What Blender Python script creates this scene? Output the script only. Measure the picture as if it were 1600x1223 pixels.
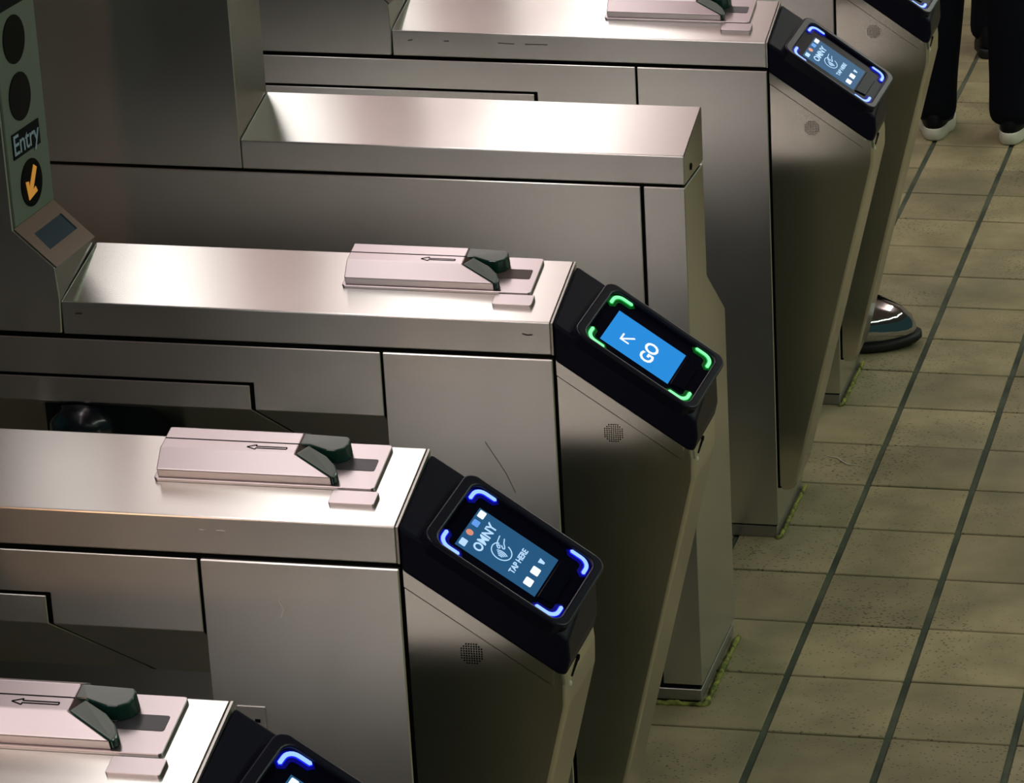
import bpy, bmesh, math, random
from mathutils import Vector, Matrix
random.seed(7)
for o in list(bpy.data.objects): bpy.data.objects.remove(o)
S = bpy.context.scene
COL = S.collection

# ------------------------------------------------------------------ camera
cam = bpy.data.cameras.new('camera'); camo = bpy.data.objects.new('camera', cam); COL.objects.link(camo)
PITCH, YAW = 0.331624, 0.121909
fw = Vector((-math.sin(YAW)*math.cos(PITCH), math.cos(YAW)*math.cos(PITCH), -math.sin(PITCH)))
rt = Vector((math.cos(YAW), math.sin(YAW), 0)); up = rt.cross(fw)
R = Matrix((rt, up, -fw)).transposed().to_4x4()
camo.matrix_world = Matrix.Translation((1.09632, -3.15995, 2.40928)) @ R
cam.sensor_width = 36; cam.sensor_fit = 'HORIZONTAL'
cam.lens = 4895.156/1600*36
cam.shift_x = (800-1584.911)/1600
cam.shift_y = (402.751-611.5)/1600
cam.clip_start = .05; cam.clip_end = 100
S.camera = camo

# ------------------------------------------------------------------ world, exposure
w = bpy.data.worlds.new('world'); S.world = w; w.use_nodes = True
bg = w.node_tree.nodes['Background']
bg.inputs[0].default_value = (.16, .36, .36, 1); bg.inputs[1].default_value = .15
S.view_settings.view_transform = 'Standard'; S.view_settings.look = 'None'
S.view_settings.gamma = 1; S.view_settings.use_curve_mapping = False
S.view_settings.exposure = 0.08
WARM_POWER = 90.0

# ------------------------------------------------------------------ material helpers
def mat(name):
    m = bpy.data.materials.new(name); m.use_nodes = True
    return m, m.node_tree.nodes, m.node_tree.links, m.node_tree.nodes['Principled BSDF']
def plain(name, col, rough=.5, metal=0., spec=.5, coat=0., emit=None, es=0.):
    m, N, L, b = mat(name)
    b.inputs['Base Color'].default_value = (*col, 1); b.inputs['Roughness'].default_value = rough
    b.inputs['Metallic'].default_value = metal; b.inputs['Specular IOR Level'].default_value = spec
    b.inputs['Coat Weight'].default_value = coat
    if emit: b.inputs['Emission Color'].default_value = (*emit, 1); b.inputs['Emission Strength'].default_value = es
    return m
def steel(name, col, grain='x', rough=.34, aniso=.75, smudge=.05):
    """brushed stainless steel; grain 'x' = brushed along the length, 'z' = brushed vertically"""
    m, N, L, b = mat(name)
    b.inputs['Metallic'].default_value = 1
    b.inputs['Anisotropic'].default_value = aniso
    geo = N.new('ShaderNodeNewGeometry'); tc = N.new('ShaderNodeTexCoord')
    # tangent across the brush lines
    cr = N.new('ShaderNodeVectorMath'); cr.operation = 'CROSS_PRODUCT'
    L.new(geo.outputs['True Normal'], cr.inputs[0]); cr.inputs[1].default_value = (1, 0.02, 0) if grain == 'x' else (0, .02, 1)
    L.new(cr.outputs[0], b.inputs['Tangent'])
    mp = N.new('ShaderNodeMapping'); L.new(tc.outputs['Object'], mp.inputs[0])
    mp.inputs['Scale'].default_value = (5, 170, 170) if grain == 'x' else (170, 170, 5)
    n1 = N.new('ShaderNodeTexNoise'); n1.inputs['Scale'].default_value = 1; n1.inputs['Detail'].default_value = 3
    L.new(mp.outputs[0], n1.inputs['Vector'])
    n2 = N.new('ShaderNodeTexNoise'); n2.inputs['Scale'].default_value = 9; n2.inputs['Detail'].default_value = 5
    L.new(tc.outputs['Object'], n2.inputs['Vector'])
    c = N.new('ShaderNodeMath'); c.operation = 'MULTIPLY_ADD'; L.new(n2.outputs[0], c.inputs[0]); c.inputs[1].default_value = smudge; c.inputs[2].default_value = rough-smudge*.5
    L.new(c.outputs[0], b.inputs['Roughness'])
    mx = N.new('ShaderNodeMix'); mx.data_type = 'RGBA'
    mx.inputs['A'].default_value = (col[0]*.93, col[1]*.93, col[2]*.93, 1); mx.inputs['B'].default_value = (*[min(1, x*1.05) for x in col], 1)
    ad = N.new('ShaderNodeMath'); ad.operation = 'MULTIPLY_ADD'; L.new(n1.outputs[0], ad.inputs[0]); ad.inputs[1].default_value = .25
    hf = N.new('ShaderNodeMath'); hf.operation = 'MULTIPLY'; L.new(n2.outputs[0], hf.inputs[0]); hf.inputs[1].default_value = .75
    L.new(hf.outputs[0], ad.inputs[2]); L.new(ad.outputs[0], mx.inputs['Factor'])
    L.new(mx.outputs['Result'], b.inputs['Base Color'])
    return m

M = {}
M['steel'] = steel('brushed_steel_lengthwise', (.595, .607, .567), 'x', rough=.25, aniso=.94)
M['steel_v'] = steel('brushed_steel_upright', (.58, .575, .53), 'z', rough=.20, aniso=.85, smudge=.03)
M['steel_dark'] = steel('dull_steel_shell', (.42, .42, .39), 'x', rough=.40)
M['steel_back'] = steel('darkened_steel_back', (.20, .24, .27), 'z', rough=.42, aniso=.5)  # far sides coloured darker so the panels opposite reflect dark
M['cast'] = steel('cast_steel', (.43, .39, .39), 'x', rough=.30, aniso=.5)
M['gap'] = plain('black_joint', (.004, .005, .005), .9, spec=.1)
M['black'] = plain('black_reader_plastic', (.004, .005, .014), .45, spec=.16)
M['bezel'] = plain('black_bezel_plastic', (.006, .007, .017), .30, spec=.3)
M['tray'] = plain('gloss_black_window', (.003, .003, .010), .2, spec=.04)
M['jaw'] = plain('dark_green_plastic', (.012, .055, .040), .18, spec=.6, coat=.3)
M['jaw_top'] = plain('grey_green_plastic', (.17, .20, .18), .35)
M['insert'] = plain('grey_slot_insert', (.055, .055, .06), .35)
M['insert_worn'] = plain('scuffed_brown_insert', (.12, .085, .075), .6)
M['signface'] = plain('grey_green_sign_plate', (.26, .31, .25), .42, metal=.35)
M['lens'] = plain('black_lens', (.002, .002, .003), .3, spec=.1)
M['signblack'] = plain('black_sign', (.003, .005, .007), .5, spec=.15)
M['signtext'] = plain('pale_blue_lettering', (.42, .55, .66), .5)
M['amber'] = plain('amber_arrow_light', (.75, .33, .06), .5, emit=(1, .42, .06), es=.28)
M['display'] = plain('teal_display_glass', (.012, .05, .075), .14)
M['screen_blue'] = plain('dark_blue_screen', (.01, .02, .04), .25, spec=.05, emit=(.016, .085, .19), es=1.0)
M['screen_go'] = plain('bright_blue_screen', (.01, .05, .1), .25, spec=.05, emit=(.018, .235, .66), es=1.0)
M['ink'] = plain('pale_screen_lettering', (.1, .1, .1), .4, emit=(.42, .66, .92), es=1.0)
M['ink_white'] = plain('white_screen_lettering', (.1, .1, .1), .4, emit=(.86, .93, 1.0), es=1.0)
M['icon_red'] = plain('red_orange_icon', (.1, .1, .1), .4, emit=(.62, .22, .14), es=1.0)
M['icon_blue'] = plain('mid_blue_icon', (.1, .1, .1), .4, emit=(.08, .28, .75), es=1.0)
M['led_blue'] = plain('blue_led_strip', (.1, .1, .3), .4, emit=(.22, .40, 1.0), es=1.5)
M['halo_blue'] = plain('blue_painted_halo', (.01, .01, .1), .3, emit=(.005, .008, 1.0), es=.85)  # halo of the LEDs painted as an emitting strip, not a real part
M['led_green'] = plain('green_led_strip', (.1, .3, .1), .4, emit=(.20, 1.0, .38), es=1.25)
M['halo_green'] = plain('green_painted_halo', (.01, .08, .02), .3, emit=(.005, .42, .05), es=.75)
M['glow_blue'] = plain('blue_painted_glow', (.004, .004, .03), .4, spec=.1, emit=(.002, .002, 1.0), es=.13)  # fainter outer LED glow, painted as emission
M['glow_green'] = plain('green_painted_glow', (.004, .02, .006), .4, spec=.1, emit=(.002, .5, .05), es=.10)
M['hub'] = plain('black_gloss_hub', (.006, .008, .014), .22, coat=.3)
M['chrome'] = plain('chrome_rod', (.7, .7, .7), .12, metal=1)
M['white'] = plain('white_rubber_and_glint', (.72, .72, .60), .6)  # shoe soles and thread; on the rivet it stands for a glint
M['trouser'] = plain('black_trousers', (.006, .007, .012), .9, spec=.1)
M['coat'] = plain('dark_coat', (.02, .022, .03), .9)
M['skin'] = plain('skin', (.40, .22, .13), .55)
M['hair'] = plain('dark_hair', (.012, .009, .007), .6)
M['patent'] = plain('mirror_gloss_leather', (.42, .42, .43), .05, metal=1)
M['sole'] = plain('black_sole', (.004, .004, .004), .6)
M['leather'] = plain('black_leather', (.005, .006, .008), .5, spec=.15)

def sealant():
    m, N, L, b = mat('yellow_green_sealant'); tc = N.new('ShaderNodeTexCoord')
    n = N.new('ShaderNodeTexNoise'); n.inputs['Scale'].default_value = 70; n.inputs['Detail'].default_value = 4
    L.new(tc.outputs['Object'], n.inputs['Vector'])
    r = N.new('ShaderNodeValToRGB'); L.new(n.outputs[0], r.inputs[0])
    r.color_ramp.elements[0].position = .38; r.color_ramp.elements[0].color = (.06, .09, .015, 1)
    r.color_ramp.elements[1].position = .62; r.color_ramp.elements[1].color = (.36, .36, .07, 1)
    L.new(r.outputs[0], b.inputs['Base Color']); b.inputs['Roughness'].default_value = .8
    return m
M['sealant'] = sealant()

def tile_mat():
    m, N, L, b = mat('quarry_tile'); tc = N.new('ShaderNodeTexCoord'); oi = N.new('ShaderNodeObjectInfo'); geo = N.new('ShaderNodeNewGeometry')
    n = N.new('ShaderNodeTexNoise'); n.inputs['Scale'].default_value = 7; n.inputs['Detail'].default_value = 6
    L.new(geo.outputs['Position'], n.inputs['Vector'])
    r = N.new('ShaderNodeValToRGB'); L.new(n.outputs[0], r.inputs[0])
    r.color_ramp.elements[0].position = .3; r.color_ramp.elements[0].color = (.245, .215, .115, 1)
    r.color_ramp.elements[1].position = .7; r.color_ramp.elements[1].color = (.43, .36, .205, 1)
    # per-tile tone
    rr = N.new('ShaderNodeMath'); rr.operation = 'MULTIPLY_ADD'; L.new(oi.outputs['Random'], rr.inputs[0]); rr.inputs[1].default_value = .34; rr.inputs[2].default_value = .80
    vm = N.new('ShaderNodeVectorMath'); vm.operation = 'SCALE'; L.new(r.outputs[0], vm.inputs[0]); L.new(rr.outputs[0], vm.inputs['Scale'])
    # small pits
    mp = N.new('ShaderNodeMapping'); mp.inputs['Scale'].default_value = (95, 150, 95); L.new(geo.outputs['Position'], mp.inputs[0])
    vo = N.new('ShaderNodeTexVoronoi'); vo.inputs['Scale'].default_value = 1; L.new(mp.outputs[0], vo.inputs['Vector'])
    big = N.new('ShaderNodeTexNoise'); big.inputs['Scale'].default_value = 3.1; L.new(geo.outputs['Position'], big.inputs['Vector'])
    th = N.new('ShaderNodeMath'); th.operation = 'MULTIPLY_ADD'; L.new(big.outputs[0], th.inputs[0]); th.inputs[1].default_value = .60; th.inputs[2].default_value = -.12
    lt = N.new('ShaderNodeMath'); lt.operation = 'LESS_THAN'; L.new(vo.outputs['Distance'], lt.inputs[0]); L.new(th.outputs[0], lt.inputs[1])
    ml = N.new('ShaderNodeMath'); ml.operation = 'MULTIPLY'; L.new(lt.outputs[0], ml.inputs[0]); ml.inputs[1].default_value = .72
    mx = N.new('ShaderNodeMix'); mx.data_type = 'RGBA'; L.new(ml.outputs[0], mx.inputs['Factor']); L.new(vm.outputs[0], mx.inputs['A']); mx.inputs['B'].default_value = (.035, .035, .02, 1)
    # grimy stains
    g = N.new('ShaderNodeTexNoise'); g.inputs['Scale'].default_value = 2.2; g.inputs['Detail'].default_value = 3; L.new(geo.outputs['Position'], g.inputs['Vector'])
    gr = N.new('ShaderNodeMapRange'); L.new(g.outputs[0], gr.inputs[0]); gr.inputs[1].default_value = .52; gr.inputs[2].default_value = .75; gr.inputs[3].default_value = 0; gr.inputs[4].default_value = .5
    m2 = N.new('ShaderNodeMix'); m2.data_type = 'RGBA'; L.new(gr.outputs[0], m2.inputs['Factor']); L.new(mx.outputs['Result'], m2.inputs['A']); m2.inputs['B'].default_value = (.10, .115, .08, 1)
    L.new(m2.outputs['Result'], b.inputs['Base Color']); b.inputs['Roughness'].default_value = .62
    bp = N.new('ShaderNodeBump'); bp.inputs['Strength'].default_value = .25; bp.inputs['Distance'].default_value = .002
    L.new(n.outputs[0], bp.inputs['Height']); L.new(bp.outputs[0], b.inputs['Normal'])
    return m
M['tile'] = tile_mat()
def grout_mat():
    m, N, L, b = mat('dark_grout'); geo = N.new('ShaderNodeNewGeometry')
    n = N.new('ShaderNodeTexNoise'); n.inputs['Scale'].default_value = 6; n.inputs['Detail'].default_value = 5; L.new(geo.outputs['Position'], n.inputs['Vector'])
    r = N.new('ShaderNodeValToRGB'); L.new(n.outputs[0], r.inputs[0])
    r.color_ramp.elements[0].position = .35; r.color_ramp.elements[0].color = (.028, .040, .028, 1)
    r.color_ramp.elements[1].position = .7; r.color_ramp.elements[1].color = (.11, .13, .085, 1)
    L.new(r.outputs[0], b.inputs['Base Color']); b.inputs['Roughness'].default_value = .9
    return m
M['grout'] = grout_mat()
M['ceiling'] = plain('pale_ceiling', (.66, .49, .50), .9)
M['wall'] = plain('pale_wall_paint', (.72, .62, .55), .6)
M['fixture'] = plain('white_fixture', (.7, .7, .7), .5)

# ------------------------------------------------------------------ mesh helpers
CACHE = {}
def link(name, me, parent=None, loc=None):
    o = bpy.data.objects.new(name, me); COL.objects.link(o)
    if parent: o.parent = parent
    if loc: o.location = loc
    return o
def tag(o, label=None, cat=None, group=None, kind=None):
    if label: o['label'] = label
    if cat: o['category'] = cat
    if group: o['group'] = group
    if kind: o['kind'] = kind
    return o
def finish(bm, name, m, bevel=0, seg=2, smooth=False):
    bmesh.ops.remove_doubles(bm, verts=bm.verts, dist=1e-6)
    bmesh.ops.recalc_face_normals(bm, faces=bm.faces)
    if bevel:
        ed = [e for e in bm.edges if len(e.link_faces) == 2 and e.calc_face_angle(0) > .35]
        bmesh.ops.bevel(bm, geom=ed, offset=bevel, segments=seg, affect='EDGES', profile=.5, clamp_overlap=True)
    me = bpy.data.meshes.new(name); bm.to_mesh(me); bm.free()
    me.materials.append(m)
    if smooth:
        for p in me.polygons: p.use_smooth = True
    return me
def prism_bm(pts, f0, f1, bm=None):
    """pts: 2-D polygon; f0 / f1 map a 2-D point to the two 3-D ends"""
    bm = bm or bmesh.new()
    a = [bm.verts.new(f0(*p)) for p in pts]; b = [bm.verts.new(f1(*p)) for p in pts]
    bm.faces.new(a); bm.faces.new(b[::-1])
    n = len(pts)
    for i in range(n): bm.faces.new((a[i], b[i], b[(i+1) % n], a[(i+1) % n]))
    return bm
def along_x(pts, x0, x1, bm=None): return prism_bm(pts, lambda y, z: (x0, y, z), lambda y, z: (x1, y, z), bm)
def along_y(pts, y0, y1, bm=None): return prism_bm(pts, lambda x, z: (x, y0, z), lambda x, z: (x, y1, z), bm)
def box_bm(x0, x1, y0, y1, z0, z1, bm=None): return along_x([(y0, z0), (y1, z0), (y1, z1), (y0, z1)], x0, x1, bm)
def rrect(x0, x1, y0, y1, r, seg=6):
    out = []
    for cx, cy, a0 in ((x1-r, y1-r, 0), (x0+r, y1-r, 90), (x0+r, y0+r, 180), (x1-r, y0+r, 270)):
        for k in range(seg+1):
            a = math.radians(a0+90*k/seg); out.append((cx+r*math.cos(a), cy+r*math.sin(a)))
    return out
def circle(cx, cy, r, n=24, ry=None):
    ry = ry or r
    return [(cx+r*math.cos(2*math.pi*k/n), cy+ry*math.sin(2*math.pi*k/n)) for k in range(n)]
def tube_bm(path, radii, n=10, bm=None, cap=True):
    bm = bm or bmesh.new(); rings = []
    P = [Vector(p) for p in path]
    for i, p in enumerate(P):
        t = (P[min(i+1, len(P)-1)]-P[max(i-1, 0)]).normalized()
        u = t.orthogonal().normalized() if i == 0 else (u-t*u.dot(t)).normalized()
        v = t.cross(u); r = radii[i] if isinstance(radii, (list, tuple)) else radii
        rings.append([bm.verts.new(p+(u*math.cos(2*math.pi*k/n)+v*math.sin(2*math.pi*k/n))*r) for k in range(n)])
    for a, b in zip(rings, rings[1:]):
        for k in range(n): bm.faces.new((a[k], a[(k+1) % n], b[(k+1) % n], b[k]))
    if cap: bm.faces.new(rings[0][::-1]); bm.faces.new(rings[-1])
    return bm
def cached(key, fn):
    if key not in CACHE: CACHE[key] = fn()
    return CACHE[key]
def text_mesh(key, body, size, m, offset=0., spacing=1.):
    """lettering as a mesh in its own XY plane, centred"""
    def mk():
        c = bpy.data.curves.new(key, 'FONT'); c.body = body; c.size = size; c.align_x = 'CENTER'; c.align_y = 'CENTER'
        c.offset = offset; c.space_character = spacing; c.extrude = .00015; c.resolution_u = 3
        o = bpy.data.objects.new(key, c); COL.objects.link(o)
        dg = bpy.context.evaluated_depsgraph_get(); dg.update()
        me = bpy.data.meshes.new_from_object(o.evaluated_get(dg)); me.name = key
        bpy.data.objects.remove(o); me.materials.clear(); me.materials.append(m)
        return me
    return cached(key, mk)

# ------------------------------------------------------------------ setting: floor, ceiling, lamps
JX, KY, TD = .1268, 1.7806, .2062
bm = box_bm(-6, 6, -9, 12, -.06, -.004)
fl = tag(link('floor', finish(bm, 'floor', M['grout'])), 'dark grouted station floor under the tan square tiles', 'floor', kind='structure')
def tile_mesh():
    b = box_bm(-TD/2+.0060, TD/2-.0060, -TD/2+.0028, TD/2-.0028, -.012, 0)
    return finish(b, 'floor_tile', M['tile'], .0016, 1)
TM = [tile_mesh()]
rest = bmesh.new()
for i in range(-12, 12):
    for j in range(-16, 32):
        cx, cy = JX+(i+.5)*TD, KY+(j+.5)*TD
        if (-1 <= i <= 2 and -4 <= j <= 21) or (i == -2 and 8 <= j <= 21):
            o = link('tile', TM[0], fl, (cx+random.uniform(-.0006, .0006), cy+random.uniform(-.0006, .0006), random.uniform(-.0007, .0004)))
        else:
            box_bm(cx-TD/2+.0045, cx+TD/2-.0045, cy-TD/2+.0026, cy+TD/2-.0026, -.012, -.0002, rest)
o = link('far_tiles', finish(rest, 'far_tiles', M['tile']), fl); o['kind'] = 'stuff'

tag(link('ceiling', finish(box_bm(-6, 6, -9, 12, 3.5, 3.6), 'ceiling', M['ceiling'])), 'pale ceiling above the turnstiles', 'ceiling', kind='structure')
tag(link('wall_back', finish(box_bm(-6, 6, 9.6, 9.8, 0, 3.5), 'wall_back', M['wall'])), 'pale far wall of the station hall', 'wall', kind='structure')
def strip_light(name, loc, sx, sy, power, col, upward=False):
    l = bpy.data.lights.new(name, 'AREA'); l.shape = 'RECTANGLE'; l.size = sx; l.size_y = sy; l.energy = power; l.color = col
    o = bpy.data.objects.new(name, l); COL.objects.link(o); o.location = loc
    if upward: o.rotation_euler = (math.pi, 0, 0)
    return o
def light_row(x, y0, y1, label, down, upw, col):
    """a continuous row of fluorescent channel hung under the ceiling, glowing downward and upward"""
    t = bpy.data.objects.new('fluorescent_row', None); COL.objects.link(t); t.location = (x, (y0+y1)/2, 3.5)
    tag(t, label, 'ceiling light'); L = y1-y0
    link('channel', finish(box_bm(-.11, .11, -L/2, L/2, -.25, -.22), 'channel', M['fixture'], .004, 1), t)
    for k in range(6):
        y = -L/2+L*(k+.5)/6
        link('hanger', finish(tube_bm([(0, y, -.22), (0, y, 0)], .008, 8), 'hanger', M['fixture']), t)
    a = strip_light('lamp_strip', (0, 0, -.255), .20, L-.05, down, col); a.parent = t
    b = strip_light('lamp_strip', (0, 0, -.212), .20, L-.05, upw, col, True); b.parent = t
light_row(-.95, -5, 7, 'long fluorescent row over the turnstiles, nearest the readers', 37, 33, (1, .93, .92))
light_row(-1.62, 1.55, 7, 'shorter fluorescent row over the turnstiles, nearest the consoles', 20, 17, (1, .93, .92))
light_row(-1.62, -5, -1.2, 'added unseen fluorescent row nearer the viewpoint, brightening the turnstile sides, in line with the console row', 24, 18, (1, .93, .92))  # added for the near sides, broken off to keep the barrier console dark
light_row(1.9, 4.2, 8, 'short fluorescent row over the far end of the tiled floor', 24, 34, (.90, 1, .88))
light_row(3.5, -5, 7, 'added unseen fluorescent row brightening the open tiled floor', 112, 1, (.84, 1, .82))  # unseen row added to lift the floor brightness
def warm_lamp(x, y, z):
    t = bpy.data.objects.new('pendant_lamp', None); COL.objects.link(t); t.location = (x, y, z)
    tag(t, 'warm orange pendant lamp far behind the viewpoint', 'lamp')
    link('shade', finish(tube_bm([(0, 0, .02), (0, 0, .12), (0, 0, .27)], [.34, .26, .06], 28), 'shade', M['fixture'], smooth=True), t)
    l = bpy.data.lights.new('bulb', 'POINT'); l.energy = WARM_POWER; l.color = (1, .5, .26); l.shadow_soft_size = .2
    o = bpy.data.objects.new('bulb', l); COL.objects.link(o); o.parent = t; o.location = (0, 0, -.2)
    link('stem', finish(tube_bm([(0, 0, .26), (0, 0, 3.5-z)], .015, 8), 'stem', M['fixture']), t)
warm_lamp(-3.6, -7.8, 3.2)

# ------------------------------------------------------------------ turnstile dimensions (metres)
W, H, HC, RISE = .1338, .960, .0466, .0416
XL, XP, XN, ZB, ZN = -.6856, -.2367, -.4247, .8138, .8536
XEND = -1.45
FL0, FL1, WB = .715, .612, .250       # flare of the far side
SL = math.hypot(W, RISE); SD = Vector((0, W/SL, RISE/SL)); SN = Vector((0, -RISE/SL, W/SL))
def TP(x, s, h): return Vector((x, 0, H)) + SD*s + SN*h           # point on the sloping top
RA, RB = math.radians(34.2), math.radians(14.5)
RD = Vector((math.cos(RA), 0, -math.sin(RA))); _n0 = Vector((math.sin(RA), 0, math.cos(RA)))
RV = (Vector((0, 1, 0))*math.cos(RB) + _n0*math.sin(RB)).normalized(); RN = RD.cross(RV).normalized()
RO = Vector((.002, -.0072, .9623))
def RP(u, v, h): return RO + RD*u + RV*v + RN*h                   # point on the reader face
def frameM(O, ex, ey):
    ez = ex.cross(ey); m = Matrix((ex, ey, ez)).transposed().to_4x4(); m.translation = O; return m

def part(name, key, fn, parent, label=None):
    o = link(name, cached(key, fn), parent)
    if label: o['label'] = label
    return o

# ---- pieces shared by all reader turnstiles
def m_cap(): return finish(along_x([(0, H-HC), (W, H-HC), (W, H+RISE), (0, H)], XL, -.0004), 'top_cap', M['steel'], .0018, 2)
def m_trim(): return finish(along_x([(.0005, H-HC), (W, H-HC), (W, H+RISE-.0008), (.0005, H-.0008)], -.0004, .0022), 'end_trim', M['steel_dark'])
PED = [(0, .026), (0, .9065), (W, .9065), (W, FL0), (WB, FL1), (WB, .026)]
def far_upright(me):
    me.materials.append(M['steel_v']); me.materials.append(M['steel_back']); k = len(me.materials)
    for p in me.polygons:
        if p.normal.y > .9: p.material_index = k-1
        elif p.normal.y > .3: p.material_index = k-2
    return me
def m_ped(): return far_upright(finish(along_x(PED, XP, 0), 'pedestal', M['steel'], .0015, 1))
def m_core():
    i = .005
    return finish(along_x([(i, ZB+.004), (.13, .694), (.13, .026), (WB-.001, .026), (WB-.001, FL1), (W-.001, FL0), (W-.001, .914), (i, .914)], XEND, XP-.0005), 'body_shell', M['gap'])
def m_fill(): return finish(box_bm(XP, -.003, .005, W-.004, .90, .9145), 'joint_filler', M['gap'])
def m_back():    # outer skin of far side
    return far_upright(finish(along_x([(W-.0005, .9065), (W+.0005, .9065), (W+.0005, FL0), (WB, FL1), (WB, .026), (WB-.0015, .026), (WB-.0015, FL1-.001), (W-.0005, FL0-.001)], XEND, XP-.001), 'far_side_skin', M['steel_v']))

def sheet(polys, name, m, th=.0035):
    """thin folded sheet from 3-D polygons, thickened inward"""
    b = bmesh.new()
    for P in polys: b.faces.new([b.verts.new(p) for p in P])
    bmesh.ops.remove_doubles(b, verts=b.verts, dist=1e-5)
    bmesh.ops.recalc_face_normals(b, faces=b.faces)
    # make normals face the viewer side (-y / down)
    if sum(f.normal.y*f.calc_area() for f in b.faces) > 0: bmesh.ops.reverse_faces(b, faces=b.faces)
    g = bmesh.ops.solidify(b, geom=b.faces[:], thickness=th)
    return finish(b, name, m, .0009, 1)
def sf(x, t): return (x, .13*t, ZB-.12*t)   # point on the sloping soffit
G = .003
def m_sidepanel():
    a = [(XEND, 0, .9065), (XP-G, 0, .9065), (XP-G, 0, ZB), (XN+G, 0, ZB), (XN+G, 0, ZN), (XEND, 0, ZN)]
    return sheet([a, [(XN+G, 0, ZB), (XP-G, 0, ZB), sf(XP-G, 1), sf(XN+.068, 1)]], 'side_panel', M['steel'])
def m_access():
    a = [(XEND, 0, ZN-.0045), (XN-G, 0, ZN-.0045), (XN-G, 0, ZB), (XEND, 0, ZB)]
    return sheet([a, [(XEND, 0, ZB), (XN-G, 0, ZB), sf(XN+.064, 1), sf(XEND, 1)]], 'access_panel', M['steel'])
def m_lower():
    return finish(box_bm(XEND, XP-G, .1285, .132, .026, .697), 'lower_wall', M['steel'])
def m_plinth(): return finish(box_bm(XEND, -.003, .003, WB-.003, 0, .0225), 'plinth', M['steel_dark'], .001, 1)
def bead(path, r, seed):
    rnd = random.Random(seed); pts = []; rad = []
    for a, b in zip(path, path[1:]):
        a, b = Vector(a), Vector(b); n = max(3, int((b-a).length/.006))
        for k in range(n):
            p = a.lerp(b, k/n)+Vector((rnd.uniform(-.001, .001), rnd.uniform(-.001, .001), rnd.uniform(-.0005, .001))); pts.append(p); rad.append(r*rnd.uniform(.6, 1.25))
    pts.append(Vector(path[-1])); rad.append(r*.6)
    return tube_bm(pts, rad, 7)
def m_bead(): return finish(bead([(-.004, -.001, .003), (.003, 0, .003), (.004, WB, .003)], .0040, 3), 'sealant_bead', M['sealant'], smooth=True)

# ---- swipe unit on the cap (coordinates x, s along the slope, h off the slope)
def lift(bm):
    for v in bm.verts: v.co = TP(*v.co)
    return bm
def m_swplate():
    pts = rrect(-.306, -.041, .0575, .137, .004, 3)
    return finish(lift(prism_bm(pts, lambda x, s: (x, s, 0), lambda x, s: (x, s, .0048))), 'swipe_base_plate', M['cast'], .0008, 1)
def m_swbody():
    b = bmesh.new()
    prof = [(.0605, .0045), (.0605, .0165), (.087, .027), (.124, .027), (.133, .020), (.133, .0045)]
    xl = [-.301, -.301, -.3035, -.3035, -.3025, -.301]
    A = [b.verts.new((x, s, h)) for x, (s, h) in zip(xl, prof)]
    xr = [-.092, -.092, -.141, -.141, -.136, -.136]
    B = [b.verts.new((x, s, h)) for x, (s, h) in zip(xr, prof)]
    b.faces.new(A); b.faces.new(B[::-1])
    for i in range(6): b.faces.new((A[i], A[(i+1) % 6], B[(i+1) % 6], B[i]))
    bmesh.ops.triangulate(b, faces=[f for f in b.faces if len(f.verts) > 4])
    return finish(lift(b), 'swipe_body', M['cast'], .0012, 2)
def horn(top, name):
    b = bmesh.new()
    T = [b.verts.new(p) for p in top]; Bt = [b.verts.new((x, s, .0046)) for x, s, h in top]
    f = b.faces.new(T); b.faces.new(Bt[::-1])
    n = len(T)
    for i in range(n): b.faces.new((T[i], Bt[i], Bt[(i+1) % n], T[(i+1) % n]))
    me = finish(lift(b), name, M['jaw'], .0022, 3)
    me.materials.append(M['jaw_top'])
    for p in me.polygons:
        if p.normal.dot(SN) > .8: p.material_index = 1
    return me
def m_hornn():
    return horn([(-.1405, .0872, .0272), (-.129, .1035, .0272), (-.104, .0905, .0235), (-.092, .0800, .0200), (-.0865, .0705, .0175), (-.0865, .0640, .0165), (-.0905, .0605, .0163)], 'swipe_jaw')
def m_hornf():
    return horn([(-.1405, .1050, .0272), (-.129, .1045, .0272), (-.106, .0975, .0262), (-.096, .0975, .0258), (-.0865, .1030, .0255), (-.0830, .1110, .0255), (-.0840, .1200, .0255), (-.0880, .1245, .0255), (-.1405, .1245, .0272)], 'swipe_jaw')
def m_swseam(): return finish(lift(box_bm(-.3025, -.1405, .1040, .1052, .0268, .0274)), 'slot_line', M['gap'])
def m_swarrow():
    b = bmesh.new(); h0, h1 = .0268, .0274
    def bar(x0, s0, x1, s1, t=.0006):
        d = Vector((x1-x0, s1-s0)).normalized(); n = Vector((-d.y, d.x))*t
        prism_bm([(x0+n.x, s0+n.y), (x1+n.x, s1+n.y), (x1-n.x, s1-n.y), (x0-n.x, s0-n.y)], lambda x, s: (x, s, h0), lambda x, s: (x, s, h1), b)
    bar(-.201, .0955, -.190, .0995); bar(-.201, .0955, -.190, .0915); bar(-.190, .0995, -.190, .0970); bar(-.190, .0915, -.190, .0940)
    bar(-.190, .0970, -.153, .0970); bar(-.190, .0940, -.153, .0940); bar(-.153, .0970, -.153, .0940)
    return finish(lift(b), 'engraved_arrow', M['gap'])
def m_insert(worn):
    pts = rrect(-.1, -.0498, .0885, .1093, .0025, 3)
    return finish(lift(prism_bm(pts, lambda x, s: (x, s, .003), lambda x, s: (x, s, .0053))), 'slot_insert', M['insert_worn' if worn else 'insert'])
def m_button():
    pts = rrect(-.088, -.0335, .0298, .0522, .0015, 2)
    return finish(lift(prism_bm(pts, lambda x, s: (x, s, -.001), lambda x, s: (x, s, .0055))), 'cover_plate', M['cast'], .0006, 1)

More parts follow.
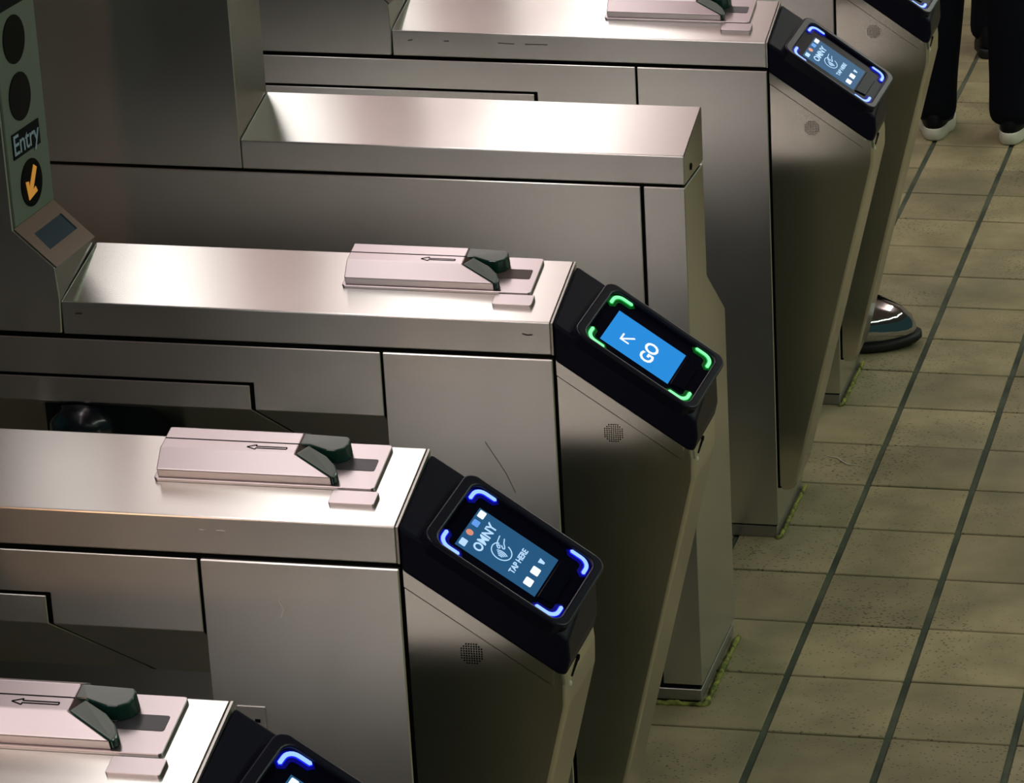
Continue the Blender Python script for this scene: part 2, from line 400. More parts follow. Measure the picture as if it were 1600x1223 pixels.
# ---- reader support (wedge in front of the pedestal)
def m_wedge():
    b = along_y([(.0045, .8820), (.1705, .7695), (.1725, .7960), (.1890, .7850), (.1905, .7700), (.1895, .740), (.0365, .112), (.031, .1005), (.021, .0965), (.010, .0985), (.0045, .106)], .0035, W-.0035)
    bmesh.ops.recalc_face_normals(b, faces=b.faces)
    ed = [e for e in b.edges if len(e.link_faces) == 2 and all(v.co.y < .005 for v in e.verts) and max(v.co.x for v in e.verts) > .03 and min(v.co.z for v in e.verts) < .775 and min(v.co.x for v in e.verts) > .02]
    bmesh.ops.bevel(b, geom=ed, offset=.011, segments=5, affect='EDGES', profile=.5, clamp_overlap=True)
    return finish(b, 'reader_support', M['steel_v'])
def m_collar():
    b = along_y([(.0040, .908), (.1745, .7950), (.1745, .7680), (.0040, .8840)], .0030, W-.0030)
    return finish(b, 'support_collar', M['steel_v'])
def m_wfill(): return finish(box_bm(0, .006, .006, W-.006, .10, .90), 'joint_filler', M['gap'])
def m_grille():
    b = bmesh.new(); st = .0030; R0 = .0135
    for i in range(-5, 6):
        for j in range(-5, 6):
            if math.hypot(i*st, j*st) < R0:
                x, z = .0790+i*st, .8035+j*st; h = .00082
                prism_bm([(x-h, z-h), (x+h, z-h), (x+h, z+h), (x-h, z+h)], lambda x, z: (x, .0031, z), lambda x, z: (x, .0040, z), b)
    return finish(b, 'speaker_grille', M['gap'])
def m_latch(): return finish(tube_bm([(.1885, .056, .7800), (.1912, .056, .7797)], .0040, 10), 'latch_hole', M['gap'])
def m_slit():
    n = Vector((.97, 0, -.24)); a = Vector((.1896, .024, .7720)); c = Vector((.1896, .053, .7795))
    return finish(tube_bm([a+n*.0005, c+n*.0005], .0016, 6), 'latch_slit', M['gap'])
def m_rivet():
    b = bmesh.new(); bmesh.ops.create_uvsphere(b, u_segments=12, v_segments=8, radius=.0046)
    bmesh.ops.translate(b, verts=b.verts, vec=(.1880, .0165, .7660)); return finish(b, 'rivet', M['white'], smooth=True)  # specular glint put into the rivet as plain white

# ---- contactless reader
def m_housing():
    b = bmesh.new()
    def hexa(y, dz, c):
        return [b.verts.new(v) for v in ((.003, y, .9590+dz), (.180, y, .8410+dz), (.1945, y, .8280+dz), (.1955, y, .8010+c), (.1900, y, .7830), (.1800, y, .7840), (.003, y, .9045))]
    A = hexa(.0005, 0, 0); Bv = hexa(W-.0005, RISE*.90, .004)
    b.faces.new(A); b.faces.new(Bv[::-1])
    for i in range(7): b.faces.new((A[i], A[(i+1) % 7], Bv[(i+1) % 7], Bv[i]))
    return finish(b, 'reader_housing', M['black'], .004, 3)
def face_prism(pts, h0, h1, name, m, bevel=0, seg=2):
    return finish(prism_bm(pts, lambda u, v: RP(u, v, h0), lambda u, v: RP(u, v, h1)), name, m, bevel, seg)
def m_bezel():
    b = bmesh.new(); o = rrect(.0300, .2260, .0045, .1385, .017, 7); i = rrect(.0450, .2125, .0125, .1275, .012, 7)
    n = len(o); hi, lo = .0085, -.012
    O1 = [b.verts.new(RP(u, v, hi)) for u, v in o]; O0 = [b.verts.new(RP(u, v, lo)) for u, v in o]
    I1 = [b.verts.new(RP(u, v, hi)) for u, v in i]; I0 = [b.verts.new(RP(u, v, .001)) for u, v in i]
    for k in range(n):
        j = (k+1) % n
        b.faces.new((O0[k], O0[j], O1[j], O1[k])); b.faces.new((O1[k], O1[j], I1[j], I1[k])); b.faces.new((I1[k], I1[j], I0[j], I0[k]))
    b.faces.new(O0[::-1]); b.faces.new(I0)
    bmesh.ops.recalc_face_normals(b, faces=b.faces)
    ed = [e for e in b.edges if len(e.link_faces) == 2 and e.calc_face_angle(0) > 1.2 and all((v.co-RO).dot(RN) > .005 for v in e.verts)]
    bmesh.ops.bevel(b, geom=ed, offset=.003, segments=3, affect='EDGES', profile=.5, clamp_overlap=True)
    return finish(b, 'bezel', M['bezel'])
def m_tray(): return face_prism(rrect(.0448, .2127, .0123, .1277, .012, 7), .0005, .0022, 'window', M['tray'])
def led_path(k, m=0.):
    u0, u1, v0, v1 = .0500+m, .2075-m, .0165+m, .1240-m; r = .012; a, bq = .015, .019
    cu, cv, su, sv = ((u0, v1, 1, -1), (u0, v0, 1, 1), (u1, v0, -1, 1), (u1, v1, -1, -1))[k]
    pts = [(cu, cv+sv*(r+a-.007))]
    for t in range(0, 7):
        an = math.radians(90*t/6); pts.append((cu+su*(r-r*math.cos(an)), cv+sv*(r-r*math.sin(an))))
    pts.append((cu+su*(r+bq-.006), cv)); return pts
def strip(pts, wd, h0, h1, name, m):
    P = [Vector(p) for p in pts]; L, Rr = [], []
    for i, p in enumerate(P):
        t = (P[min(i+1, len(P)-1)]-P[max(i-1, 0)]).normalized(); n = Vector((-t.y, t.x))*wd; L.append(p+n); Rr.append(p-n)
    e = (P[-1]-P[-2]).normalized()*wd*.8; s = (P[0]-P[1]).normalized()*wd*.8
    poly = L+[P[-1]+e]+Rr[::-1]+[P[0]+s]
    return face_prism([(p.x, p.y) for p in poly], h0, h1, name, m)
def m_led(k, c): return strip(led_path(k), .0023, .0015, .0052, 'led_corner', M['led_'+c])
def m_halo(k, c): return strip(led_path(k, .0002), .0034, .0012, .0042, 'painted_halo', M['halo_'+c])  # added strip that draws the inner halo
def m_glow(k, c): return strip(led_path(k, .0010), .0068, .0010, .0030, 'glow_ring', M['glow_'+c])  # added strip that draws the outer glow
SU0, SU1, SV0, SV1 = .0657, .1752, .0290, .1010
def m_screen(go): return face_prism([(SU0, SV0), (SU1, SV0), (SU1, SV1), (SU0, SV1)], .0016, .0026, 'screen', M['screen_go' if go else 'screen_blue'])
def m_sensor():   # dark ribbed block below the screen
    b = prism_bm([(.1775, .030), (.1985, .036), (.1985, .092), (.1885, .094), (.1850, .101), (.1775, .101)], lambda u, v: RP(u, v, .0015), lambda u, v: RP(u, v, .0046))
    return finish(b, 'sensor_block', M['tray'], .001, 1)
SCR = frameM(Vector((0, 0, 0)), RV, -RD)   # screen text runs across (v), its top towards the cap
def on_screen(o, u, v, h=.0029, rot=0):
    Mx = SCR.copy(); Mx.translation = RP(u, v, h); o.matrix_local = Mx @ Matrix.Rotation(rot, 4, 'Z'); return o
def icon(u, v, su, sv, name, m, parent):
    o = link(name, cached('icon%.4f_%.4f_%s' % (su, sv, m.name), lambda: finish(prism_bm(rrect(-sv/2, sv/2, -su/2, su/2, min(su, sv)*.15, 3), lambda x, y: (x, y, 0), lambda x, y: (x, y, .0004)), name, m)), parent)
    return on_screen(o, u, v)
def ring_mesh():
    def mk():
        b = bmesh.new()
        def arc(cx, cy, r, a0, a1, t, n=20):
            pts = []
            for k in range(n+1):
                a = math.radians(a0+(a1-a0)*k/n); pts.append((cx+(r+t)*math.cos(a), cy+(r+t)*math.sin(a)))
            for k in range(n, -1, -1):
                a = math.radians(a0+(a1-a0)*k/n); pts.append((cx+(r-t)*math.cos(a), cy+(r-t)*math.sin(a)))
            prism_bm(pts, lambda x, y: (x, y, 0), lambda x, y: (x, y, .0004), b)
        def line(pts, t):
            for (x0, y0), (x1, y1) in zip(pts, pts[1:]):
                d = Vector((x1-x0, y1-y0)).normalized(); n = Vector((-d.y, d.x))*t
                prism_bm([(x0+n.x, y0+n.y), (x1+n.x, y1+n.y), (x1-n.x, y1-n.y), (x0-n.x, y0-n.y)], lambda x, y: (x, y, 0), lambda x, y: (x, y, .0004), b)
        arc(0, 0, .0128, 45, 345, .0006, 40)
        for r in (.0035, .0060, .0085, .0110): arc(-.0105, -.0015, r, -40, 40, .0006, 10)
        # hand coming in from the right
        line([(.020, .0120), (.0100, .0105), (.0040, .0085), (.0015, .0055), (.0035, .0040), (.0075, .0060)], .0006)
        line([(.020, .0055), (.0130, .0030), (.0090, .0000), (.0060, -.0012), (.0050, .0010), (.0085, .0040)], .0006)
        line([(.0045, .0068), (.0095, .0082)], .0005)
        return finish(b, 'tap_symbol', M['ink'])
    return cached('ring', mk)
def arrow_mesh():
    def mk():
        b = bmesh.new()
        def bar(x0, y0, x1, y1, t):
            d = Vector((x1-x0, y1-y0)).normalized(); n = Vector((-d.y, d.x))*t
            prism_bm([(x0+n.x, y0+n.y), (x1+n.x, y1+n.y), (x1-n.x, y1-n.y), (x0-n.x, y0-n.y)], lambda x, y: (x, y, 0), lambda x, y: (x, y, .0004), b)
        t = .0013
        bar(-.0078, .0078-.0, .0085, -.0085, t); bar(-.0091, .0078, .0052, .0078, t); bar(-.0078, .0091, -.0078, -.0052, t)
        return finish(b, 'arrow_symbol', M['ink_white'])
    return cached('goarrow', mk)

def reader(parent, state):
    c = 'green' if state == 'go' else 'blue'
    h = part('reader_housing', 'housing', m_housing, parent, 'black wedge shaped contactless reader housing')
    part('bezel', 'bezel', m_bezel, h); part('window', 'tray', m_tray, h)
    for k in range(4):
        part('led_corner', 'led%d%s' % (k, c), lambda: m_led(k, c), h, 'glowing %s corner light' % c)
        part('glow_ring', 'glow%d%s' % (k, c), lambda: m_glow(k, c), h)
        part('painted_halo', 'halo%d%s' % (k, c), lambda: m_halo(k, c), h)
    part('sensor_block', 'sensor', m_sensor, h)
    part('screen', 'screen' + state, lambda: m_screen(state == 'go'), h, 'bright blue screen reading GO' if state == 'go' else 'dark blue screen reading OMNY TAP HERE')
    if state == 'go':
        on_screen(link('go_lettering', text_mesh('GO', 'GO', .0275, M['ink_white'], .0006, .98), h), .1325, .0610)
        on_screen(link('arrow_symbol', arrow_mesh(), h), .0965, .0600)
    else:
        on_screen(link('omny_lettering', text_mesh('OMNY', 'OMNY', .0168, M['ink'], .0004, 1.0), h), .0905, .0640)
        on_screen(link('tap_here_lettering', text_mesh('TAPHERE', 'TAP HERE', .0104, M['ink'], .00025, .98), h), .1375, .0625)
        on_screen(link('tap_symbol', ring_mesh(), h), .1150, .0600)
        icon(.0722, .0925, .0085, .0120, 'card_icon', M['ink_white'], h)
        icon(.0722, .0755, .0085, .0100, 'card_icon', M['icon_blue'], h)
        o = link('round_icon', cached('roundicon', lambda: finish(prism_bm(circle(0, 0, .0046, 16), lambda x, y: (x, y, 0), lambda x, y: (x, y, .0004)), 'round_icon', M['icon_red'])), h); on_screen(o, .0722, .0575)
        icon(.0725, .0385, .0085, .0110, 'card_icon', M['ink'], h)
        icon(.1600, .0430, .0105, .0125, 'card_icon', M['ink_white'], h)
        icon(.1600, .0640, .0105, .0125, 'phone_icon', M['ink_white'], h)
        on_screen(link('watch_icon', cached('watchicon', lambda: finish(prism_bm([(-.004, .0035), (.004, .0035), (.0015, -.004), (-.0015, -.004)], lambda x, y: (x, y, 0), lambda x, y: (x, y, .0004)), 'watch_icon', M['ink'])), h), .1600, .0825)

# ---- console at the left end
CX, CT = -.743, 1.75
def m_console(plainc):
    if plainc: pts = [(XL-.038, .9105), (XL-.038, CT+.1), (-1.45, CT+.1), (-1.45, .9105)]
    else: pts = [(XL-.003, .9135), (XL-.0005, .960), (XL-.003, 1.0085), (CX, 1.0600), (CX, CT), (-1.10, CT), (-1.10, .9135)]
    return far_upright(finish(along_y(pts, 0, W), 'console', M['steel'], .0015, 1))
def xface(pts, x0, x1, name, m, bevel=0): return finish(prism_bm(pts, lambda y, z: (x0, y, z), lambda y, z: (x1, y, z)), name, m, bevel)
def console(parent):
    c = part('console', 'console', lambda: m_console(False), parent, 'tall steel console with signal lights')
    part('sign_plate', 'signplate', lambda: xface([(.004, 1.0635), (W-.003, 1.0635), (W-.003, CT-.01), (.004, CT-.01)], CX-.001, CX+.003, 'sign_plate', M['signface'], .0008), c, 'grey green plate with signal lenses')
    for z in (1.2334, 1.3131):
        part('signal_lens', 'lens%.3f' % z, lambda: xface(circle(.0575, z, .0335, 32), CX, CX+.0042, 'signal_lens', M['lens']), c)
    part('arrow_lens', 'lensA', lambda: xface(circle(.0655, 1.1085, .0335, 32), CX, CX+.0042, 'arrow_lens', M['lens']), c, 'black lens with a glowing amber arrow')
    def arr():
        cy, cz = .0655, 1.1085; D = Vector((-.55, -.83)).normalized(); Nn = Vector((-D.y, D.x)); Cc = Vector((cy, cz)); tip = Cc+D*.026
        def q(a, n): v = tip-D*a+Nn*n; return (v.x, v.y)
        return xface([q(0, 0), q(.020, .020), q(.024, .0115), q(.016, .0055), q(.050, .0055), q(.050, -.0055), q(.016, -.0055), q(.0235, -.0115), q(.020, -.020)][:9], CX, CX+.0050, 'amber_arrow', M['amber'])
    part('amber_arrow', 'amber', arr, c)
    part('entry_sign', 'entrysign', lambda: xface([(.019, 1.1532), (.1055, 1.1532), (.1055, 1.1888), (.019, 1.1888)], CX, CX+.0042, 'entry_sign', M['signblack']), c, 'small black sign reading Entry')
    t = link('entry_lettering', text_mesh('Entry', 'Entry', .0400, M['signtext'], .0003, .95), c)
    t.matrix_local = frameM(Vector((CX+.0046, .0605, 1.1705)), Vector((0, 1, 0)), Vector((0, 0, 1)))
    part('header_sign', 'headsign', lambda: xface([(.019, 1.3576), (.1055, 1.3576), (.1055, 1.46), (.019, 1.46)], CX, CX+.0042, 'header_sign', M['signblack']), c)
    # sloping display panel
    A = Vector((CX, 0, 1.0600)); B = Vector((XL-.003, 0, 1.0085)); E = (B-A); n = Vector((-E.z, 0, E.x)).normalized()
    n = n if n.z > 0 else -n
    def pn(u, v, h): return A+E*u+Vector((0, W*v, 0))+n*h
    def m_dp():
        b = bmesh.new(); o = [(-.01, .01), (1.01, .01), (1.01, .99), (-.01, .99)]; i = [(.28, .21), (.685, .19), (.685, .875), (.28, .885)]
        O1 = [b.verts.new(pn(u, v, .0022)) for u, v in o]; O0 = [b.verts.new(pn(u, v, -.001)) for u, v in o]
        I1 = [b.verts.new(pn(u, v, .0022)) for u, v in i]; I0 = [b.verts.new(pn(u, v, -.001)) for u, v in i]
        for k in range(4):
            j = (k+1) % 4
            b.faces.new((O0[k], O0[j], O1[j], O1[k])); b.faces.new((O1[k], O1[j], I1[j], I1[k])); b.faces.new((I1[k], I1[j], I0[j], I0[k])); b.faces.new((O0[k], I0[k], I0[j], O0[j]))
        return finish(b, 'display_frame', M['steel_v'])
    part('display_frame', 'dframe', m_dp, c)
    part('display', 'display', lambda: finish(prism_bm([(.27, .18), (.70, .18), (.70, .89), (.27, .89)], lambda u, v: pn(u, v, -.0004), lambda u, v: pn(u, v, .0008)), 'display', M['display']), c, 'dark teal display window')

# ---- tripod
def tripod(parent):
    n = Vector((0, -.68, -.735)).normalized(); C0 = Vector((-.676, .034, .776))
    ex = Vector((1, 0, 0)); ey = n.cross(ex).normalized()
    def pt(a, b, h): return C0+ex*a+ey*b+n*h
    part('hub_box', 'hubplate', lambda: finish(box_bm(-.728, -.572, .006, .12, .700, .8115), 'hub_box', M['signblack'], .003, 2), parent, 'matt black box that carries the tripod')
    hub = part('tripod_hub', 'triphub', lambda: finish(tube_bm([pt(0, 0, 0), pt(0, 0, .02), pt(0, 0, .035), pt(0, 0, .052), pt(0, 0, .058)], [.052, .052, .046, .030, .012], 28), 'tripod_hub', M['hub'], smooth=True), parent, 'glossy black tripod hub')
    for k in range(3):
        a = math.radians(90+120*k); d = (ex*math.cos(a)-ey*math.sin(a)*1.0)
        dirv = (d*.82+n*.57).normalized(); s = pt(0, 0, .03)
        part('arm', 'arm%d' % k, lambda: finish(tube_bm([s+dirv*.02, s+dirv*.40, s+dirv*.415], [.016, .016, .010], 14), 'arm', M['chrome'], smooth=True), hub)

def turnstile(y, x, label, state, with_console=True, worn=False, hub=False):
    t = bpy.data.objects.new('turnstile', None); COL.objects.link(t); t.location = (x, y, 0)
    tag(t, label, 'turnstile', 'brushed steel turnstiles with contactless readers')
    part('top_cap', 'cap', m_cap, t); part('end_trim', 'trim', m_trim, t)
    part('body_shell', 'core', m_core, t); part('joint_filler', 'fill', m_fill, t)
    part('far_side_skin', 'backskin', m_back, t); part('pedestal', 'ped', m_ped, t)
    part('side_panel', 'sidepanel', m_sidepanel, t); part('access_panel', 'access', m_access, t); part('lower_wall', 'lower', m_lower, t)
    part('plinth', 'plinth', m_plinth, t); part('sealant_bead', 'bead', m_bead, t, 'yellow sealant bead along the floor')
    sp = part('swipe_base_plate', 'swplate', m_swplate, t, 'card swipe slot unit')
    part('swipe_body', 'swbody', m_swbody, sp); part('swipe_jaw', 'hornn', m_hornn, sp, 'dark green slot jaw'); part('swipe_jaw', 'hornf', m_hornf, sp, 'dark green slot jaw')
    part('slot_line', 'swseam', m_swseam, sp); part('engraved_arrow', 'swarrow', m_swarrow, sp)
    part('slot_insert', 'insert%d' % worn, lambda: m_insert(worn), sp)
    part('cover_plate', 'button', m_button, t)
    wd = part('reader_support', 'wedge', m_wedge, t); part('support_collar', 'collar', m_collar, t); part('joint_filler', 'wfill', m_wfill, t)
    part('speaker_grille', 'grille', m_grille, wd, 'round patch of speaker holes')
    part('latch_hole', 'latch', m_latch, wd); part('latch_slit', 'slit', m_slit, wd); part('rivet', 'rivet', m_rivet, wd)
    reader(t, state)
    if with_console: console(t)
    if hub: tripod(t)
    return t

t0 = turnstile(-.6491, 0, 'nearest turnstile, cut off by the bottom left corner, one blue corner light showing', 'tap')
t1 = turnstile(0, 0, 'large foreground turnstile with blue lit OMNY screen and card swipe slot', 'tap')
t2 = turnstile(.6765, 0, 'turnstile with green lit reader showing GO and an Entry console', 'go', worn=True, hub=True)
t4 = turnstile(2.1289, .004, 'turnstile at upper right with blue lit OMNY reader behind the plain barrier', 'tap')
t5 = turnstile(2.8049, .0033, 'farthest turnstile, only its reader corner and side showing at top right', 'tap')

# number plate low on the foreground pedestal
def m_plate():
    b = box_bm(-.207, -.1725, -.0012, .001, .690, .7215); return finish(b, 'number_plate', M['steel_dark'], .0004, 1)
pl = part('number_plate', 'numplate', m_plate, t1, 'small dull plate low on the pedestal')
part('plate_mark', 'platemark', lambda: finish(box_bm(-.186, -.1795, -.0016, -.001, .701, .7055), 'plate_mark', M['gap']), pl)

# scratches and scuffs on the near faces
def scuff(parent, key, pts, wd, m):
    def mk():
        b = bmesh.new()
        for (x0, z0), (x1, z1) in zip(pts, pts[1:]):
            d = Vector((x1-x0, z1-z0)).normalized(); n = Vector((-d.y, d.x))*wd
            prism_bm([(x0+n.x, z0+n.y), (x1+n.x, z1+n.y), (x1-n.x, z1-n.y), (x0-n.x, z0-n.y)], lambda x, z: (x, -.0003, z), lambda x, z: (x, .0005, z), b)
        return finish(b, 'scratch', m)
    part('scratch', key, mk, parent)
M['scuff'] = plain('brown_scuff', (.05, .035, .03), .7); M['bright'] = plain('bright_scratch', (.8, .78, .74), .3, metal=1)
scuff(t2, 'sc1', [(-.100, .783), (-.0737, .7391), (-.061, .7094)], .0004, M['scuff'])
scuff(t2, 'sc2', [(-.0397, .9429), (-.0328, .9410), (-.0257, .9420)], .0009, M['scuff'])
scuff(t2, 'sc3', [(-.6659, .9440), (-.6568, .9444)], .0011, M['scuff'])
for i, (a, b_) in enumerate((((-.656, .9424), (-.6476, .9439)), ((-.5895, .9434), (-.580, .9437)), ((-.489, .9431), (-.4596, .9422)), ((-.4400, .9424), (-.3983, .9428)))): scuff(t4, 'sc4%d' % i, [a, b_], .0007, M['scuff'])
scuff(t1, 'sc5', [(-.1451, .8594), (-.1407, .8483), (-.1438, .8376)], .0005, M['bright'])
scuff(t1, 'sc6', [(-.2335, .9440), (-.2268, .9427)], .0008, M['bright']); scuff(t1, 'sc7', [(-.2130, .9435), (-.2023, .9432)], .0007, M['bright'])

# ---- plain barrier between the GO turnstile and the next reader
def barrier():
    t = bpy.data.objects.new('barrier_cabinet', None); COL.objects.link(t); t.location = (.0094, 1.4451, 0)
    tag(t, 'plain steel barrier cabinet without a reader, behind the GO turnstile', 'barrier')
    h, hc, rs = .958, .0475, .0431; xl = XL-.038-.0094+.0105; xp = -.070; wb = .262
    part('top_cap', 'bcap', lambda: finish(along_x([(0, h-hc), (W, h-hc), (W, h+rs), (0, h)], xl, 0), 'top_cap', M['steel'], .0018, 2), t)
    prof = [(0, .036), (0, h-hc-.005), (W, h-hc-.005), (W, .715), (wb, .612), (wb, .036)]
    part('end_column', 'bped', lambda: finish(along_x(prof, xp+.0025, -.0005), 'end_column', M['steel'], .0015, 1), t)
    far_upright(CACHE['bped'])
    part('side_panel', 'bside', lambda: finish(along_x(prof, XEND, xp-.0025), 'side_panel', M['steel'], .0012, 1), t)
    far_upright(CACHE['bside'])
    inn = [(.005, .004), (.005, h-hc+.002), (W-.005, h-hc+.002), (W-.005, .713), (wb-.006, .610), (wb-.006, .004)]
    part('body_shell', 'bcore', lambda: finish(along_x(inn, XEND+.01, -.006), 'body_shell', M['gap']), t)
    part('plinth', 'bplinth', lambda: finish(box_bm(XEND, -.003, .001, wb-.003, .007, .0275), 'plinth', M['steel_dark'], .001, 1), t)
    c = part('console', 'console_plain', lambda: m_console(True), t, 'tall plain steel console')
    part('lock', 'block', lambda: finish(tube_bm([(-.001, .045, .928), (.0012, .045, .928)], .0058, 14), 'lock', M['gap']), t)
    part('sealant_bead', 'bbead', lambda: finish(bead([(-.10, -.004, .002), (.000, -.004, .003), (.005, 0, .003), (.006, wb, .003)], .0048, 5), 'sealant_bead', M['sealant'], smooth=True), t, 'yellow sealant bead along the floor')
barrier()

# ------------------------------------------------------------------ people
def person(name, label, base, face, ankles, hip_h=.90, coat=M['coat'], shoe_fn=None, kneeb=.03, tr=1.0):
    """base: floor point under the pelvis; face: heading angle; ankles: [(dx,dy) world offsets of left / right ankle]"""
    t = bpy.data.objects.new(name, None); COL.objects.link(t); t.location = (base[0], base[1], 0); tag(t, label, 'person')
    F = Vector((math.cos(face), math.sin(face), 0)); Rr = Vector((F.y, -F.x, 0)); Z = Vector((0, 0, 1))
    V, E, Rad = [], [], []
    def v(p, r): V.append(p); Rad.append(r); return len(V)-1
    pel = v(Z*hip_h, .15)
    bel = v(Z*(hip_h+.15), .145); E.append((pel, bel)); che = v(Z*(hip_h+.38)+F*.01, .165); E.append((bel, che))
    nb = v(Z*(hip_h+.54), .075); E.append((che, nb)); nk = v(Z*(hip_h+.60)+F*.01, .058); E.append((nb, nk))
    h1 = v(Z*(hip_h+.68)+F*.03, .088); E.append((nk, h1)); h2 = v(Z*(hip_h+.77)+F*.02, .092); E.append((h1, h2)); h3 = v(Z*(hip_h+.83)+F*.01, .05); E.append((h2, h3))
    for s, a in zip((-1, 1), ankles):
        A = Vector((a[0], a[1], .085)); hp = Rr*(s*.095)+Z*(hip_h-.06)
        hi = v(hp, .105*tr); E.append((pel, hi))
        K = hp.lerp(A, .5)+F*kneeb; kn = v(K, .075*tr); E.append((hi, kn))
        cf = v(K.lerp(A, .35)-F*.012, .071*tr); E.append((kn, cf)); lo = v(K.lerp(A, .8), .060*tr); E.append((cf, lo))
        an = v(A-Z*.052, .060*tr); E.append((lo, an))
        sh = v(Rr*(s*.19)+Z*(hip_h+.47), .075); E.append((che, sh))
        el = v(Rr*(s*.25)+Z*(hip_h+.17)-F*.03*s, .052); E.append((sh, el)); wr = v(Rr*(s*.25)+Z*(hip_h-.06)+F*.06, .034); E.append((el, wr))
        pm = v(Rr*(s*.25)+Z*(hip_h-.13)+F*.08, .032); E.append((wr, pm))
        for k in range(4):
            o = F*(.026-.017*k)
            f1 = v(Rr*(s*.25)+Z*(hip_h-.185+.006*abs(k-1))+F*.085+o, .0095); E.append((pm, f1))
            f2 = v(Rr*(s*.238)+Z*(hip_h-.225+.010*abs(k-1))+F*.085+o, .008); E.append((f1, f2))
        t1_ = v(Rr*(s*.235)+Z*(hip_h-.145)+F*.118, .011); E.append((wr, t1_)); t2_ = v(Rr*(s*.228)+Z*(hip_h-.185)+F*.132, .009); E.append((t1_, t2_))
    me = bpy.data.meshes.new('body'); me.from_pydata([tuple(p) for p in V], E, [])
    o = bpy.data.objects.new('body', me); COL.objects.link(o)
    o.modifiers.new('skin', 'SKIN'); sd = o.modifiers.new('sub', 'SUBSURF'); sd.levels = 2; sd.render_levels = 2
    for i, r in enumerate(Rad): me.skin_vertices[0].data[i].radius = (r, r); me.skin_vertices[0].data[i].use_root = (i == 0)
    dg = bpy.context.evaluated_depsgraph_get(); dg.update()
    m2 = bpy.data.meshes.new_from_object(o.evaluated_get(dg)); bpy.data.objects.remove(o)
    m2.name = 'body'; m2.materials.clear()
    for q in (M['trouser'], coat, M['skin']): m2.materials.append(q)
    for p in m2.polygons:
        p.use_smooth = True; c = p.center; lat = abs(c.dot(Rr))
        if c.z > hip_h+.57: p.material_index = 2
        elif lat > .205 and c.z < hip_h-.05: p.material_index = 2
        elif c.z > hip_h-.02 or lat > .205: p.material_index = 1
        else: p.material_index = 0
    link('body', m2, t)
    # face and hair
    hc = Z*(hip_h+.73)+F*.025
    b = bmesh.new(); bmesh.ops.create_uvsphere(b, u_segments=20, v_segments=12, radius=.108)
    for q in b.verts: q.co = Vector((q.co.x*.95, q.co.y*.95, q.co.z*1.12))
    bmesh.ops.delete(b, geom=[q for q in b.verts if q.co.z < -.075 or (q.co.dot(F) > .035 and q.co.z < .055)], context='VERTS')
    bmesh.ops.translate(b, verts=b.verts, vec=hc+Z*.012-F*.012)
    link('hair', finish(b, 'hair', M['hair'], smooth=True), t)
    fb = bmesh.new()
    for s in (-1, 1):
        r0 = bmesh.ops.create_uvsphere(fb, u_segments=10, v_segments=6, radius=.011); bmesh.ops.translate(fb, verts=r0['verts'], vec=hc+F*.083+Rr*s*.031+Z*.004)
    link('eyes', finish(fb, 'eyes', M['hair'], smooth=True), t)
    link('nose', finish(tube_bm([hc+F*.080+Z*.008, hc+F*.104-Z*.022, hc+F*.085-Z*.030], [.007, .012, .008], 8), 'nose', M['skin'], smooth=True), t)
    link('mouth', finish(tube_bm([hc+F*.078-Rr*.022-Z*.052, hc+F*.086-Z*.053, hc+F*.078+Rr*.022-Z*.052], [.003, .005, .003], 8), 'mouth', plain('lips', (.28, .10, .08), .5), smooth=True), t)
    for s in (-1, 1):
        link('ear', finish(tube_bm([hc+Rr*s*.088-Z*.025, hc+Rr*s*.100, hc+Rr*s*.088+Z*.022], [.008, .013, .008], 8), 'ear', M['skin'], smooth=True), t)
    return t
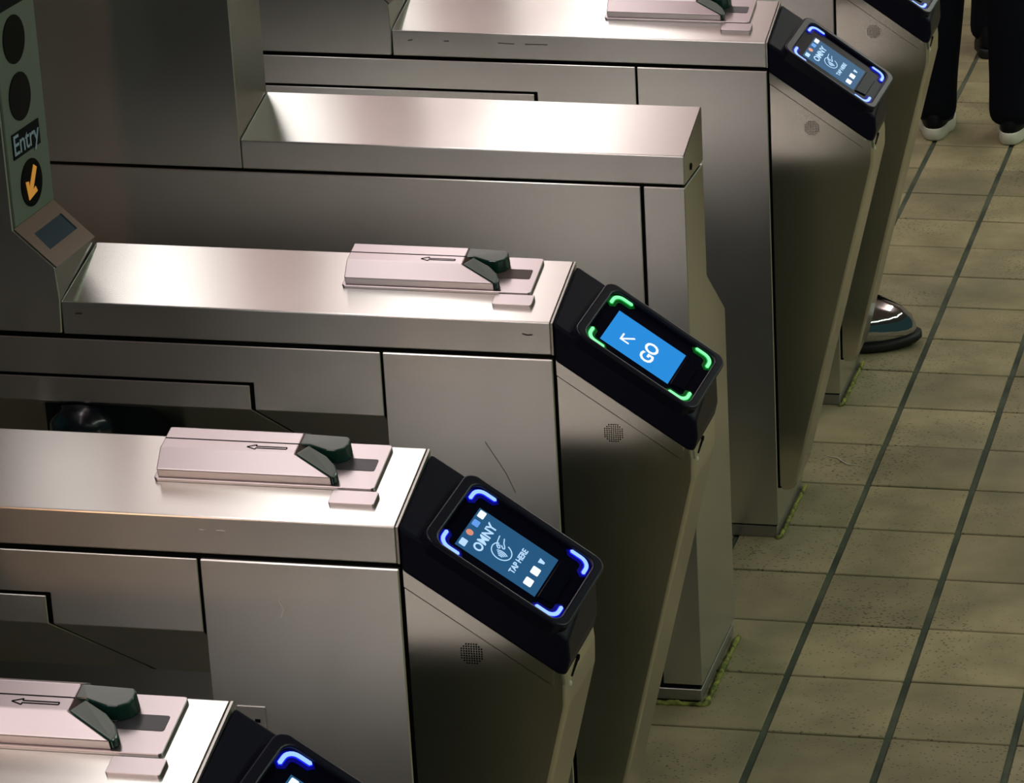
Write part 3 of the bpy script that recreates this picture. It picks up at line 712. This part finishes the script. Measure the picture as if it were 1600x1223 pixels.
def shoe(parent, at, face, upper, solem, L=.27, Wd=.098, sole_h=.030, up_h=.075, pointed=False, lift_heel=0.):
    """shoe with heel at local 0 and toe at L along the heading"""
    F = Vector((math.cos(face), math.sin(face), 0)); Rr = Vector((F.y, -F.x, 0)); O = Vector((at[0], at[1], 0))
    def outline(sc, n=28):
        out = []
        for k in range(n):
            a = 2*math.pi*k/n; ca, sa = math.cos(a), math.sin(a)
            x = L*.5+L*.5*ca*sc
            wl = (.40 if x < L*.35 else .5)
            taper = 1-.30*max(0, (x/L-.55)/.45)**2 if pointed else 1-.12*max(0, (x/L-.6)/.4)
            y = Wd*wl*math.copysign(abs(sa)**(.75), sa)*sc*taper
            out.append((x, y))
        return out
    def W3(x, y, z): return O+F*x+Rr*y+Vector((0, 0, z))
    b = bmesh.new(); rings = []
    for sc, z in ((.96, .001), (1.0, .006), (1.0, sole_h-.004), (.97, sole_h)):
        rings.append([b.verts.new(W3(x, y, z+lift_heel*max(0, 1-x/(L*.5))+(.010*max(0, x/L-.8)/.2))) for x, y in outline(sc)])
    for a, c in zip(rings, rings[1:]):
        for k in range(len(a)): b.faces.new((a[k], a[(k+1) % len(a)], c[(k+1) % len(a)], c[k]))
    b.faces.new(rings[0][::-1]); b.faces.new(rings[-1])
    s = link('sole', finish(b, 'sole', solem, smooth=True), None)
    b = bmesh.new(); rings = []
    for i, f in enumerate((0, .25, .5, .72, .88, .97)):
        z = sole_h-.004+f*up_h; sc = .955*math.sqrt(max(.02, 1-(f*.93)**(3.4 if pointed else 2.2))); ring = []
        for x, y in outline(1.0):
            xx = L*.30+(x-L*.30)*sc; rise = 1.0 if xx < L*.45 else 1-(.18 if pointed else .45)*((xx-L*.45)/(L*.55))
            ring.append(b.verts.new(W3(xx, y*sc, sole_h-.004+f*up_h*rise+lift_heel*max(0, 1-xx/(L*.5)))))
        rings.append(ring)
    for a, c in zip(rings, rings[1:]):
        for k in range(len(a)): b.faces.new((a[k], a[(k+1) % len(a)], c[(k+1) % len(a)], c[k]))
    b.faces.new(rings[-1]); b.faces.new(rings[0][::-1])
    u = link('upper', finish(b, 'upper', upper, smooth=True), None)
    return s, u
def add_shoe(pers, name, at, face, upper, solem, **k):
    e = bpy.data.objects.new(name, None); COL.objects.link(e); e.parent = pers
    s, u = shoe(None, at, face, upper, solem, **k)
    for o, nm in ((s, 'sole'), (u, 'upper')): o.parent = e
    return e
UPY = math.pi/2
pa = person('person', 'person in black trousers and white soled shoes walking away, at top right', (.03, 4.80), UPY, [(-.118, -.04), (.088, -.06)], tr=1.06)
add_shoe(pa, 'shoe', (-.113, -.105), UPY+.06, M['leather'], M['white'], sole_h=.034)
add_shoe(pa, 'shoe', (.088, -.120), UPY-.06, M['leather'], M['white'], sole_h=.034)
pb = person('person', 'farther person in dark clothes and black boots, between the legs of the walking person', (.10, 5.62), UPY, [(-.15, -.03), (.13, .12)], tr=1.05)
add_shoe(pb, 'shoe', (-.15, -.10), UPY, M['leather'], M['sole'], up_h=.11)
add_shoe(pb, 'shoe', (.13, .05), UPY, M['leather'], M['sole'], up_h=.11)
pc = person('person', 'person hidden behind the farthest turnstile, only a glossy pointed shoe toe showing', (-.42, 3.26), 0, [(.24, -.075), (-.10, .09)])
add_shoe(pc, 'shoe', (.17, -.070), 0, M['patent'], M['sole'], L=.365, Wd=.185, pointed=True, sole_h=.020, up_h=.105)
add_shoe(pc, 'shoe', (-.17, .09), 0, M['patent'], M['sole'], L=.30, Wd=.12, pointed=True, sole_h=.022, up_h=.075)

# ------------------------------------------------------------------ small litter
th = finish(tube_bm([(.0222, 2.5317, .0015), (.0443, 2.5244, .0018), (.0609, 2.5033, .0018), (.070, 2.494, .0018), (.0883, 2.4934, .0015)], [.0006, .0012, .0014, .0012, .0006], 6), 'thread', M['white'])
tag(link('thread', th), 'thin white thread lying on a floor tile beside the turnstiles', 'litter')
